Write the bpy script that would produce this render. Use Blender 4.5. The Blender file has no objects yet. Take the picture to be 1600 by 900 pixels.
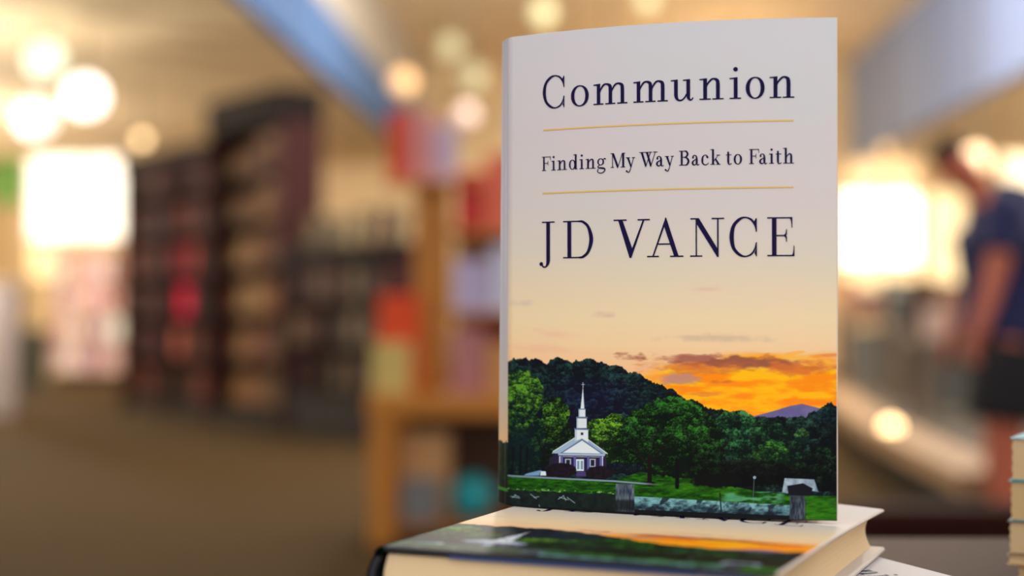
import bpy, math, random
import numpy as np
from mathutils import Vector, Matrix
from mathutils.geometry import tessellate_polygon
random.seed(7)
SC = bpy.context.scene
COL = SC.collection
CAMZ = 0.915            # camera height above the carpet
FPX = 2397.0            # focal length in pixels of the 1600 px wide frame
HOR = 482.0

# ---------------------------------------------------------------- camera
cam = bpy.data.cameras.new('camera'); cam_o = bpy.data.objects.new('camera', cam); COL.objects.link(cam_o)
cam.sensor_width = 36.0; cam.lens = 36.0 * FPX / 1600.0
cam_o.location = (0, 0, CAMZ)
cam_o.matrix_world = Matrix.Translation((0, 0, CAMZ)) @ Matrix.Rotation(math.pi/2 + 0.01346, 4, 'X') @ Matrix.Rotation(0.0011, 4, 'Z')
cam.clip_start = 0.05; cam.clip_end = 100
cam.dof.use_dof = True; cam.dof.focus_distance = 0.755; cam.dof.aperture_fstop = 3.15
SC.camera = cam_o
# ---------------------------------------------------------------- world and exposure
w = bpy.data.worlds.new('world'); SC.world = w; w.use_nodes = True
w.node_tree.nodes['Background'].inputs[0].default_value = (0.97, 0.98, 1.0, 1)
w.node_tree.nodes['Background'].inputs[1].default_value = 1.6
SC.view_settings.view_transform = 'Standard'; SC.view_settings.look = 'None'
SC.view_settings.gamma = 1; SC.view_settings.use_curve_mapping = False
SC.view_settings.exposure = 0.0
# ---------------------------------------------------------------- added fill lights out of frame (point lights)
ROOM = -0.0434          # the room is turned slightly against the view
def room(X, Y):
    c, s = math.cos(ROOM), math.sin(ROOM)
    return (X*c - Y*s, X*s + Y*c)
def fill_light(name, X, Y, z, power, col=(1.0, 0.95, 0.87), rad=.15):
    l = bpy.data.lights.new(name, 'POINT'); l.shadow_soft_size = rad; l.energy = power; l.color = col
    o = bpy.data.objects.new(name, l); COL.objects.link(o); p = room(X, Y); o.location = (p[0], p[1], z); return o
for (X, Y, z, p) in ((-.6, 6, 2.6, 50), (2.4, 6, 2.6, 50), (-.3, 10, 3.1, 220), (2.2, 10, 3.1, 220), (-.2, 14.5, 3.95, 200), (2.0, 14.5, 3.95, 200)):  # fills added above the frame to brighten ceiling and walls
    fill_light('ceiling_fill_light', X, Y, z, p)
for (X, Y, z, p) in ((-4.4, 7, 2.0, 90), (-5.6, 12, 1.9, 210), (-7.4, 17, 1.9, 300), (-8.6, 21, 2.2, 30), (5.6, 8, 2.0, 240), (7.0, 12, 1.9, 330), (8.8, 17, 2.0, 420)):  # fills added beyond the frame sides to brighten soffits and floor
    fill_light('side_fill_light', X, Y, z, p)

# ================================================================ helpers
def lin(c):
    return tuple(((v/255.0)/12.92 if v/255.0 <= 0.04045 else ((v/255.0+0.055)/1.055)**2.4) for v in c[:3])
MATS = {}
def mat(name, col, rough=0.6, noise=0.0, scale=20.0, metal=0.0, emit=0.0, spec=0.5, stretch=(1, 1, 1)):
    if name in MATS: return MATS[name]
    m = bpy.data.materials.new(name); m.use_nodes = True; nt = m.node_tree; b = nt.nodes['Principled BSDF']
    c = lin(col) + (1,)
    b.inputs['Base Color'].default_value = c; b.inputs['Roughness'].default_value = rough
    b.inputs['Metallic'].default_value = metal; b.inputs['Specular IOR Level'].default_value = spec
    if noise:
        tc = nt.nodes.new('ShaderNodeTexCoord'); mp = nt.nodes.new('ShaderNodeMapping'); n = nt.nodes.new('ShaderNodeTexNoise')
        mp.inputs['Scale'].default_value = stretch; n.inputs['Scale'].default_value = scale; n.inputs['Detail'].default_value = 4
        r = nt.nodes.new('ShaderNodeMix'); r.data_type = 'RGBA'
        r.inputs[6].default_value = tuple(v*(1-noise) for v in c[:3]) + (1,)
        r.inputs[7].default_value = tuple(min(1, v*(1+noise)) for v in c[:3]) + (1,)
        nt.links.new(tc.outputs['Object'], mp.inputs['Vector']); nt.links.new(mp.outputs[0], n.inputs['Vector'])
        nt.links.new(n.outputs['Fac'], r.inputs[0]); nt.links.new(r.outputs[2], b.inputs['Base Color'])
    if emit:
        b.inputs['Emission Color'].default_value = c; b.inputs['Emission Strength'].default_value = emit
    MATS[name] = m; return m

class MB:
    def __init__(s): s.v = []; s.f = []; s.m = []
    def add(s, vs, fs, mi=0):
        o = len(s.v); s.v += [tuple(p) for p in vs]; s.f += [tuple(i+o for i in f) for f in fs]; s.m += [mi]*len(fs); return s
    def box(s, x0, x1, y0, y1, z0, z1, mi=0, bev=0.0):
        if bev <= 0:
            vs = [(x, y, z) for z in (z0, z1) for y in (y0, y1) for x in (x0, x1)]
            return s.add(vs, [(0,2,3,1),(4,5,7,6),(0,1,5,4),(2,6,7,3),(0,4,6,2),(1,3,7,5)], mi)
        b = bev; rings = []
        for z, k in ((z0, b), (z0+b, 0), (z1-b, 0), (z1, b)):
            rings.append([(x0+b, y0+k, z), (x1-b, y0+k, z), (x1-k, y0+b, z), (x1-k, y1-b, z), (x1-b, y1-k, z), (x0+b, y1-k, z), (x0+k, y1-b, z), (x0+k, y0+b, z)])
        vs = [p for r in rings for p in r]; fs = [tuple(range(7, -1, -1)), tuple(range(24, 32))]
        for k in range(3):
            for i in range(8): fs.append((k*8+i, k*8+(i+1) % 8, (k+1)*8+(i+1) % 8, (k+1)*8+i))
        return s.add(vs, fs, mi)
    def lathe(s, cx, cy, prof, n=32, mi=0):
        vs = []
        for r, z in prof:
            for i in range(n):
                a = 2*math.pi*i/n; vs.append((cx+r*math.cos(a), cy+r*math.sin(a), z))
        fs = []
        for k in range(len(prof)-1):
            for i in range(n): fs.append((k*n+i, k*n+(i+1) % n, (k+1)*n+(i+1) % n, (k+1)*n+i))
        fs.append(tuple(range(n-1, -1, -1))); fs.append(tuple((len(prof)-1)*n+i for i in range(n)))
        return s.add(vs, fs, mi)
    def prism(s, pts, z0, z1, mi=0):
        n = len(pts); vs = [(x, y, z0) for x, y in pts] + [(x, y, z1) for x, y in pts]
        fs = [tuple(range(n-1, -1, -1)), tuple(range(n, 2*n))] + [(i, (i+1) % n, n+(i+1) % n, n+i) for i in range(n)]
        return s.add(vs, fs, mi)
    def mesh(s, name, mats, smooth=False):
        me = bpy.data.meshes.new(name); me.from_pydata(s.v, [], s.f)
        for m in (mats if isinstance(mats, (list, tuple)) else [mats]): me.materials.append(m)
        me.polygons.foreach_set('material_index', s.m)
        if smooth: me.polygons.foreach_set('use_smooth', [True]*len(s.f))
        me.update(); return me
    def build(s, name, mats, parent=None, smooth=False):
        return link(name, s.mesh(name, mats, smooth), parent)
def link(name, me, parent=None):
    o = bpy.data.objects.new(name, me); COL.objects.link(o)
    if parent: o.parent = parent
    return o
def tag(o, label=None, cat=None, group=None, kind=None):
    if label: o['label'] = label
    if cat: o['category'] = cat
    if group: o['group'] = group
    if kind: o['kind'] = kind
    return o
def empty(name, loc, rz, label, cat, group=None):
    o = bpy.data.objects.new(name, None); COL.objects.link(o); o.location = loc; o.rotation_euler = (0, 0, rz); o.empty_display_size = .05
    return tag(o, label, cat, group)
def struct(name, mb, m, rz=ROOM):
    o = mb.build(name, m); o.rotation_euler = (0, 0, rz); o['kind'] = 'structure'; return o
def at(px, py, d):      # a measured point of the place: frame position and distance
    return Vector(((px-800)/FPX*d, d, CAMZ + (HOR-py)/FPX*d))

# ================================================================ the printed cover picture
CF = np.array([[789.5718,790.1762],[0.6656,-731.7566],[-0.0015,1.3958],[0,-0.0044],[436.786,40.6452],[-11.4935,-97.0894],[0.0067,0.1213],[104.9192,-16.8911],[9.771,40.6257],[-24.1643,0.6389]])
CI = np.array([[0.538643,0.488945],[-0.002631,-0.505816],[0,0.00044],[-1e-6,8e-6],[0.491641,-0.00188],[-0.000598,0.01858],[-1.5e-5,1.2e-5],[-0.035307,0.001589],[0.002585,-0.009025],[0.011293,-0.000311]])
def _basis(a, b): return np.stack([a**i*b**j for i in range(4) for j in range(4-i)], -1)
def uv2lay(u, v): r = _basis(u, v) @ CF; return r[..., 0], r[..., 1]          # cover fraction -> layout units of the print
def lay2uv(x, y): r = _basis((np.asarray(x, float)-1050)/260, (np.asarray(y, float)-430)/390) @ CI; return r[..., 0], r[..., 1]

def h2(ix, iy, seed):
    v = np.sin(ix*127.1 + iy*311.7 + seed*74.7)*43758.5453
    return v - np.floor(v)
def vnoise(x, y, seed):
    ix, iy = np.floor(x), np.floor(y); fx, fy = x-ix, y-iy
    fx = fx*fx*(3-2*fx); fy = fy*fy*(3-2*fy)
    return (h2(ix, iy, seed)*(1-fx)+h2(ix+1, iy, seed)*fx)*(1-fy) + (h2(ix, iy+1, seed)*(1-fx)+h2(ix+1, iy+1, seed)*fx)*fy
def fbm(x, y, s, seed=0, octv=4):
    t = 0; a = .5; k = 1.0/s
    for o in range(octv): t = t + a*vnoise(x*k, y*k, seed+o*13); a *= .5; k *= 2.03
    return t/(1-.5**octv)
def cells(x, y, s, seed=0):     # tree-crown clumps: returns distance to and height within the nearest clump
    X, Y = x/s, y/s; ix, iy = np.floor(X), np.floor(Y); best = np.full(np.shape(x), 9.); dy = np.zeros(np.shape(x)); rnd = np.zeros(np.shape(x))
    for i in (-1, 0, 1):
        for j in (-1, 0, 1):
            cx = ix+i+.15+.7*h2(ix+i, iy+j, seed); cy = iy+j+.15+.7*h2(ix+i, iy+j, seed+5)
            d = np.hypot(X-cx, (Y-cy)*1.1); m = d < best
            best = np.where(m, d, best); dy = np.where(m, cy-Y, dy); rnd = np.where(m, h2(ix+i, iy+j, seed+9), rnd)
    return best, dy, rnd
def sst(a, b, x): t = np.clip((x-a)/(b-a), 0, 1); return t*t*(3-2*t)
def art(x, y):
    n = x.shape[0]; C = np.zeros((n, 3))
    def blend(mask, col):
        col = np.asarray(col, float); mask = np.clip(mask, 0, 1)[:, None]
        C[:] = C*(1-mask) + (col if col.ndim == 2 else col[None, :])*mask
    def mixc(t, a, b): t = np.clip(t, 0, 1)[:, None]; return np.array(a, float)*(1-t) + np.array(b, float)*t
    def poly(pts, col, soft=.5):
        P = np.array(pts, float); x0, y0 = P.min(0)-1; x1, y1 = P.max(0)+1
        s = np.nonzero((x > x0) & (x < x1) & (y > y0) & (y < y1))[0]
        if not len(s): return
        xs, ys = x[s], y[s]; inside = np.zeros(len(s), bool); dist = np.full(len(s), 1e9)
        for i in range(len(P)):
            ax, ay = P[i]; bx, by = P[(i+1) % len(P)]
            cnd = (ay > ys) != (by > ys)
            with np.errstate(divide='ignore', invalid='ignore'): xi = (bx-ax)*(ys-ay)/(by-ay if by != ay else 1e-9)+ax
            inside ^= cnd & (xs < xi)
            L2 = (bx-ax)**2+(by-ay)**2+1e-12; t = np.clip(((xs-ax)*(bx-ax)+(ys-ay)*(by-ay))/L2, 0, 1)
            dist = np.minimum(dist, np.hypot(xs-ax-t*(bx-ax), ys-ay-t*(by-ay)))
        a = np.clip(.5+np.where(inside, dist, -dist)/soft/2, 0, 1)[:, None]
        col = np.asarray(col, float); col = col[s] if col.ndim == 2 else col[None, :]
        C[s] = C[s]*(1-a)+col*a
    def line(x0, y0, x1, y1, wd, col, al=1.0):
        L2 = (x1-x0)**2+(y1-y0)**2; t = np.clip(((x-x0)*(x1-x0)+(y-y0)*(y1-y0))/L2, 0, 1)
        d = np.hypot(x-x0-t*(x1-x0), y-y0-t*(y1-y0)); blend(al*np.clip(.5+(wd/2-d), 0, 1), col)
    # sky
    ys = [20, 120, 220, 330, 400, 450, 500, 540, 580, 620]
    cs = np.array([(204,201,203),(205,200,200),(208,198,197),(210,200,194),(217,205,186),(228,208,176),(236,212,168),(240,206,158),(243,190,140),(245,170,100)], float)
    for k in range(3): C[:, k] = np.interp(y, ys, cs[:, k])
    f = fbm(x, y, 170, 3); C += ((f-.5)*12)[:, None]*np.array([1, -.3, .2])
    ff = fbm(x+y*.8, y*5, 90, 21)
    org = sst(0, 1, (y - 545 - np.clip(1090-x, 0, 400)*.30 + (ff-.5)*50)/36)
    oc = mixc(sst(.3, .7, fbm(x, y*4, 40, 8, 5)), (252,132,18), (255,190,16)); oc = oc*.8+mixc(sst(590, 648, y), (255,172,10), (252,134,36))*.2
    blend(org, oc)
    blend(sst(.5, .75, fbm(x, y*3.5, 70, 31))*sst(560, 600, y)*(1-sst(860, 1010, x))*.35, (236,168,148))
    # cloud bands
    for cx, cy, rx, ry, tl, col, al in ((1160,567,165,11,.05,(150,84,66),.95),(1250,577,75,13,.05,(214,112,48),.85),(1085,575,90,12,.0,(206,110,62),.7),(1052,592,48,11,.04,(186,136,128),.85),
                                (1128,598,26,4,0,(216,112,40),.9),(1100,617,40,4,-.02,(226,130,60),.7),(1103,453,32,5,.0,(226,182,160),.7),(936,492,30,4,-.02,(214,182,158),.75),(820,474,28,7,0,(208,184,166),.6),
                                (1118,530,90,6,.02,(204,178,152),.7),(1245,552,22,3,-.1,(250,170,60),.6),(870,524,40,8,.1,(238,186,156),.5),(850,545,60,7,.05,(240,180,150),.45),(1290,556,26,4,-.05,(226,120,50),.6),(1080,560,60,6,-.02,(176,110,90),.7)):
        dx = (x-cx)/rx; dyy = (y-cy-(x-cx)*tl)/ry; q = 1-np.sqrt(dx*dx+dyy*dyy) + (fbm(x*.8+cx, y*2.2+cy, 20, 40, 5)-.5)*1.9
        blend(sst(-.05, .75, q)*al, col)
    # far blue hill
    hy = np.interp(x, [1150,1183,1213,1235,1253,1273,1290,1308], [660,650,642,635,632,637,641,638])
    blend(np.clip(y-hy+.5, 0, 1), mixc(fbm(x, y, 14, 5), (88,84,134), (120,108,150)))
    # wooded ridge
    hx = [780,792,813,837,848,870,893,917,937,960,977,1003,1023,1050,1073,1107,1140,1167,1190,1215,1240,1260,1275,1284,1297,1310]
    hv = [566,567,561,564,568,560,565,564,570,571,578,589,600,611,623,636,646,652,652,655,654,650,642,636,630,640]
    ridge = np.interp(x, hx, hv) + (fbm(x, y*0, 9, 60)-.5)*11 + (fbm(x, y*.3, 3, 61)-.5)*5
    c1, d1, r1 = cells(x, y, 15, 2); c2, d2, r2 = cells(x, y, 6, 7); nn = fbm(x, y, 4, 9)
    c1, d1, r1 = cells(x+(fbm(x, y, 11, 300)-.5)*10, y+(fbm(x, y, 11, 310)-.5)*8, 13, 2)
    sh = .30+.6*d1*(1-c1*.3)+.3*d2+(nn-.5)*1.1+(r1-.5)*.6+(fbm(x, y, 1.9, 320, 2)-.5)*.7+(fbm(x, y, 30, 330)-.5)*.8
    sh = sh*1.1-.14; hill = mixc(sh, (12,20,32), (44,84,74))
    blue = sst(0, 1, 1-np.hypot((x-925)/95, (y-625)/55))
    hill = hill*(1-.85*blue[:, None]) + mixc(sh, (20,18,48), (44,64,104))*(.85*blue[:, None])
    dp = np.clip(1-np.hypot((x-915)/80, (y-672)/38), 0, 1)[:, None]; hill = hill*(1-dp) + np.array((24,16,44))*dp
    wm = sst(600, 645, x*0+y)*sst(1040, 1120, x)*(1-sst(1200, 1300, x)); hill = hill*(1-.35*wm[:, None]) + mixc(sh, (22,26,24), (66,92,50))*(.35*wm[:, None])
    blend(np.clip((y-ridge)*.7+.5, 0, 1), hill)
    # grass and lane
    g0 = np.interp(x, [780,960,1000,1100,1180,1240,1310], [744,752,738,752,768,775,776])
    gr = mixc(fbm(x, y*4, 10, 70)*1.5-.3+(fbm(x, y*2, 3, 71)-.5)*.5, (12,50,12), (54,124,10)); bright = sst(.5, .75, fbm(x, y*5, 60, 73))
    gr = gr*(1-.45*bright[:, None]) + np.array((90,160,26))*(.45*bright[:, None])
    blend(np.clip(y-g0+.5, 0, 1), gr)
    # foreground trees
    wx_ = (fbm(x, y, 11, 200)-.5)*13; wy_ = (fbm(x, y, 11, 210)-.5)*13; wx2 = (fbm(x, y, 4, 220)-.5)*5; wy2 = (fbm(x, y, 4, 230)-.5)*5
    fine = fbm(x, y, 1.9, 240, 2)-.5; mid = fbm(x, y, 8, 250)-.5; big = fbm(x, y, 26, 260)-.5
    def tree(blobs, dark, light, cell=9, seed=1, top=True):
        m = np.full(n, -9.)
        for bx, by, r, ry in blobs: m = np.maximum(m, 1-np.hypot((x-bx)/r, (y-by)/ry))
        ymin = min(b[1]-b[3] for b in blobs); ymax = max(b[1]+b[3] for b in blobs)
        a, d, r = cells(x+wx_, y+wy_, cell*1.3, seed); a2, d2_, r_ = cells(x+wx2, y+wy2, cell*.45, seed+3)
        e = m + (fbm(x, y, 7, seed+20)-.5)*.32 + (fbm(x, y, 2.5, seed+30)-.5)*.14
        s = .30+.55*d*(1-a*.4)+.28*d2_+fine*1.0+mid*1.0+big*.8+(r-.5)*.35 + (.42-.85*(y-ymin)/(ymax-ymin) if top else 0)
        s = s*1.15-.16; hi = sst(.62, 1.15, s)[:, None]; cc = mixc(np.clip(s, 0, .9), np.array(dark)*.75, light); cc = cc*(1-hi*.5)+np.minimum(255, np.array(light)*1.3+12)*hi*.5
        blend(sst(.0, .07, e), cc)
    def trunk(x0, y0, x1, y1, w0, col=(26,18,22)): line(x0, y0, x1, y1, w0, col)
    tree([(1245,676,36,26),(1290,690,30,30),(1215,668,40,16)], (12,22,30), (44,76,62), 12, 51)
    tree([(1253,683,12,13)], (24,54,42), (84,126,60), 6, 52)
    tree([(1180,690,62,34),(1222,712,36,30),(1150,660,34,18)], (12,34,30), (56,112,64), 11, 53)
    tree([(1205,712,30,22)], (18,50,30), (74,130,52), 8, 54)
    tree([(1285,735,40,36),(1240,745,46,20)], (8,14,18), (34,64,36), 9, 55)
    tree([(1160,740,90,22)], (10,10,14), (26,38,26), 8, 56)
    tree([(960,665,18,20),(935,680,22,26),(950,700,24,26)], (16,48,20), (112,158,44), 7, 57)
    trunk(940, 690, 938, 735, 2, (30,30,24))
    tree([(1015,680,50,45),(1050,655,54,34),(1085,690,46,46),(990,700,34,28),(1060,715,62,34)], (8,28,14), (52,112,36), 9, 58)
    tree([(1105,720,30,40)], (10,18,14), (40,86,34), 8, 59)
    trunk(1015, 715, 1015, 757, 7); trunk(1058, 720, 1058, 762, 6, (14,12,16)); trunk(1015, 728, 1035, 700, 3); trunk(1015, 728, 996, 705, 3)
    blend(sst(0, .2, 1-np.hypot((x-1015)/9, (y-756)/3)), (26,18,22))
    blend(sst(0, .3, 1-np.hypot((x-1120)/46, (y-752)/13) + (fbm(x, y, 5, 99)-.5)*.4), (14,16,16))
    tree([(868,650,22,30),(872,690,30,32),(850,700,30,30)], (12,34,20), (92,140,38), 8, 62)
    tree([(815,620,36,42),(802,655,34,50),(820,690,36,48),(806,715,34,32)], (10,42,42), (96,142,38), 8, 63)
    blend(sst(0, .8, 1-np.hypot((x-812)/44, (y-700)/48))*.8, mixc(fbm(x, y, 4, 90), (8,20,30), (20,52,56)))
    for tx, ty in ((848,745),(812,744),(800,744),(822,744)): trunk(tx, ty, tx+2, 700, 3.5, (16,18,26))
    trunk(850, 705, 858, 665, 1.6); trunk(849, 712, 838, 680, 1.5); trunk(850, 712, 868, 690, 1.4)
    fol = np.clip((y-ridge)*.7+.5, 0, 1)[:, None]          # printed landscape: deeper tones than the sky above it
    C[:] = C*(1-fol)+255*(np.clip(C, 0, 255)/255)**1.16*fol*np.array([.97, 1.0, 1.0])
    # church
    W1 = (214,222,226); W2 = (176,196,212); LG = (92,112,146); DK = (38,30,62)
    poly([(866,712),(876,700),(940,700),(947,712),(948,738),(862,738)], DK)
    poly([(858,716),(866,712),(866,736),(858,736)], (32,30,50))
    poly([(897.6,685),(864,706),(862,709.5),(877,709.5),(909,687)], (150,172,196)); poly([(919.4,688),(948.6,709),(944,712),(909,687)], (140,162,190))
    line(897, 685.6, 864, 706.6, 1.2, W1); line(919, 688, 949, 710, 1.2, W1)
    poly([(909.3,686.7),(874,709.6),(944,711.2)], LG); poly([(909.3,689.3),(879,708.4),(939,709.8)], W1)
    poly([(872,709.3),(945,710.6),(945,713.6),(872,712.4)], (160,182,204)); line(874, 714.2, 943, 715.2, .8, (220,206,190))
    poly([(898.2,672),(919,672),(919,692),(909.3,686.5),(898.2,690)], W1); poly([(898.2,672),(901,672),(901,689),(898.2,690)], W2)
    poly([(897,670),(920.9,671),(920.9,673),(897,672.4)], LG)
    poly([(901,654.6),(916.7,654.6),(916.7,670),(901,670)], W1); poly([(901,654.6),(903.2,654.6),(903.2,670),(901,670)], W2)
    poly([(900,652.2),(918,652.4),(918,654.7),(900,654.5)], LG)
    poly([(904.2,640.6),(914.6,640.6),(914.6,652.3),(904.2,652.3)], W1); poly([(904.2,640.6),(906,640.6),(906,652.3),(904.2,652.3)], W2)
    poly([(903.4,639.4),(915.2,639.4),(915.2,641),(903.4,641)], LG)
    poly([(910.8,604),(913,639.6),(907,639.6)], W1); line(910.9, 599, 910.9, 606, 1.1, (190,196,200)); line(908.8, 601.8, 913.2, 601.8, .9, (190,196,200))
    poly([(907.4,676.8),(911.2,676.8),(911.2,680.8),(907.4,680.8)], (28,32,60))
    line(908, 661, 913, 661, .8, (196,206,212)); line(908, 665, 913, 665, .8, (196,206,212))
    for cx in (877.6, 898, 919, 938.5): poly([(cx-1.7,714),(cx+1.7,714),(cx+1.7,737),(cx-1.7,737)], (88,92,166))
    poly([(873.5,714),(875.4,714),(875.4,732),(873.5,732)], W1); poly([(940.6,714),(942,714),(942,732),(940.6,732)], W1)
    poly([(900,718.5),(912.2,718.5),(912.2,737),(900,737)], (210,228,232)); poly([(901.6,721),(905.2,721),(905.2,734.5),(901.6,734.5)], (112,138,160)); poly([(907.2,721),(910.8,721),(910.8,734.5),(907.2,734.5)], (112,138,160))
    for wx in (887.4, 925.8):
        poly([(wx-4.6,718),(wx+4.6,718),(wx+4.6,730.6),(wx-4.6,730.6)], W2); poly([(wx-3,719.4),(wx+3,719.4),(wx+3,729.2),(wx-3,729.2)], (34,28,44))
    poly([(901,737),(914,737),(916,746),(900,746)], (58,42,92)); line(901, 740, 915, 740, .7, (104,92,150)); line(900.5, 743, 915.5, 743, .7, (104,92,150))
    for bx, by, rx, ry in ((877,735.5,25,11.5),(938,739.5,23.5,11),(858,742,10,6)):
        blend(sst(0, .12, 1-np.hypot((x-bx)/rx, (y-by)/ry)+(fbm(x, y, 4, 77)-.5)*.18), mixc(fbm(x, y, 3, 78), (12,8,16), (36,24,34)))
    poly([(822,741),(842,736),(846,736),(842,744),(818,744)], (112,146,186)); poly([(845,737),(852.5,737.5),(853.6,744),(843.8,744)], (206,222,232))
    # lane
    L = np.interp(x, [780,800,880,960,1010,1050], [743,744.5,749,753,757,760]); blend(np.clip(1.9-np.abs(y-L), 0, 1)*(1-sst(1000, 1040, x)), (116,136,150))
    # dark foreground bank
    bk = np.interp(x, [780,800,900,960,1000], [763,766,770,772,776]) + (fbm(x, y*2, 5, 80)-.5)*6
    left = 1-sst(955, 975, x); blend(np.clip(y-bk, 0, 1)*left, mixc(fbm(x, y, 6, 81), (8,16,16), (28,42,38)))
    for sx, sy, ex, ey in ((797,776,812,779),(800,779,806,774),(804,774,811,777),(829,773,838,780),(834,778,842,777),(874,778,888,782),(880,775,884,783),(886,778,898,787),(872,781,880,776),(842,790,844,795)):
        line(sx, sy, ex, ey, .9, (150,178,184))
    edge = fbm(x, y, 3.5, 84); blend(sst(.58, .7, edge)*np.clip(1.6-np.abs(y-bk+1), 0, 1)*left*.8, (150,190,130))
    # dark shadow of the fence, rail and posts
    rail = np.interp(x, [990,1245], [776.5,791]); rb = rail+np.interp(x, [990,1100,1245], [27,25,22]); inr = sst(985, 992, x)*(1-sst(1247, 1253, x))
    tz = fbm(x, y*2, 7, 85); blend(sst(1, -1, rail-y+1)*inr*(1-sst(1250, 1258, x)), (22,20,26))
    rt = (y-rail)/(rb-rail+1e-6)
    rcol = mixc(1-rt*1.1+(tz-.5)*1.4, (24,40,52), (120,172,176)); stain = sst(.5, .66, fbm(x*1.3+y*.5, y*.9, 15, 86, 5))
    rcol = rcol*(1-.8*stain[:, None]) + np.array((22,26,38))*(.8*stain[:, None])
    blend(np.clip(y-rail+.5, 0, 1)*np.clip((rb-6)-y+.5, 0, 1)*inr, rcol)
    blend(np.clip(y-(rb-6), 0, 1)*sst(985, 992, x)*(1-sst(1256, 1260, x)), (18,20,24))
    for a0, b0, a1, b1 in ((962,757,991,804),(1234,775,1258,817)):
        wood = mixc(fbm(x*2.2, y*.5, 5, 88)*1.4-.2, (34,40,58), (110,124,132)); wood = wood*(1-.6*(sst(779, 785, y)*(1-sst(795, 805, y)))[:, None]) if a0 < 1000 else wood*.8
        poly([(a0,b0),(a1,b0+.6),(a1+.4,b1),(a0-.4,b1)], wood)
    line(1125, 772, 1127, 800, 2.2, (22,20,24))
    blend((1-sst(1262, 1310, x*0+1270))*np.clip(y-779, 0, 1)*np.clip(x-1259, 0, 1)*.35, (70,150,20))
    # shed and lamp post
    poly([(1226,748),(1272,750),(1279,770),(1270,768),(1258,766),(1230,772),(1222,770)], mixc(fbm(x, y, 9, 91), (60,84,104), (196,214,224)))
    poly([(1230,760),(1255,756),(1270,764),(1266,776),(1232,774)], (20,20,26))
    line(1178.5, 746, 1176.5, 786, 1.3, (74,84,84)); blend(sst(0, .4, 1-np.hypot((x-1179)/3, (y-747)/3)), (140,160,180))
    blend(sst(.52, .7, fbm(x, y*5, 30, 93))*np.clip(y-768, 0, 1)*np.clip(790-y, 0, 1)*sst(1120, 1140, x)*(1-sst(1215, 1232, x))*.6, (110,190,160))
    # trim at the foot
    blend(np.clip(y-(np.interp(x, [789,903,1050,1173,1308], [790.5,797.5,806,812.3,814.5])-1.6), 0, 1)*.9, (16,16,20))
    return np.clip(C, 0, 255)
def spine_art(x, y):
    c = np.zeros((len(x), 3)); ys = [20, 300, 420, 520, 620, 690]
    cs = np.array([(172,176,188),(184,182,196),(190,188,198),(194,188,196),(204,190,180),(230,188,140)], float)
    for k in range(3): c[:, k] = np.interp(y, ys, cs[:, k])
    m = np.clip(y-(692+(fbm(x*3, y, 5, 3)-.5)*14), 0, 1)[:, None]; t = np.clip(fbm(x*2, y, 7, 4)*1.4-.2, 0, 1)[:, None]
    c = c*(1-m)+(np.array((6,16,18))*(1-t)+np.array((24,56,34))*t)*m
    g = (np.clip(y-764, 0, 1)*np.clip(770-y, 0, 1))[:, None]; c = c*(1-g)+np.array((50,130,40))*g
    d = np.clip(y-770, 0, 1)[:, None]; return c*(1-d)+np.array((16,24,28))*d
def srgb2lin(c): c = c/255.0; return np.where(c <= .04045, c/12.92, ((c+.055)/1.055)**2.4)

def print_mat(name, rough):
    m = bpy.data.materials.new(name); m.use_nodes = True; nt = m.node_tree; b = nt.nodes['Principled BSDF']
    a = nt.nodes.new('ShaderNodeAttribute'); a.attribute_name = 'print'; nt.links.new(a.outputs['Color'], b.inputs['Base Color'])
    b.inputs['Roughness'].default_value = rough; b.inputs['Specular IOR Level'].default_value = .08; return m
M_PRINT = print_mat('printed_dust_jacket_paper', .55)
M_INK = mat('dark_violet_ink', (19,10,58), .5, spec=.08)
M_GOLD = mat('gold_foil', (206,164,74), .35, metal=.35)
M_BOARD = mat('navy_cover_board', (14,17,30), .55, .2, 300)
M_END = mat('blue_endpaper', (10,52,112), .5)
M_PAGE = mat('cream_page_edges', (230,198,152), .85, .06, 60, stretch=(1, 1, 40))

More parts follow.
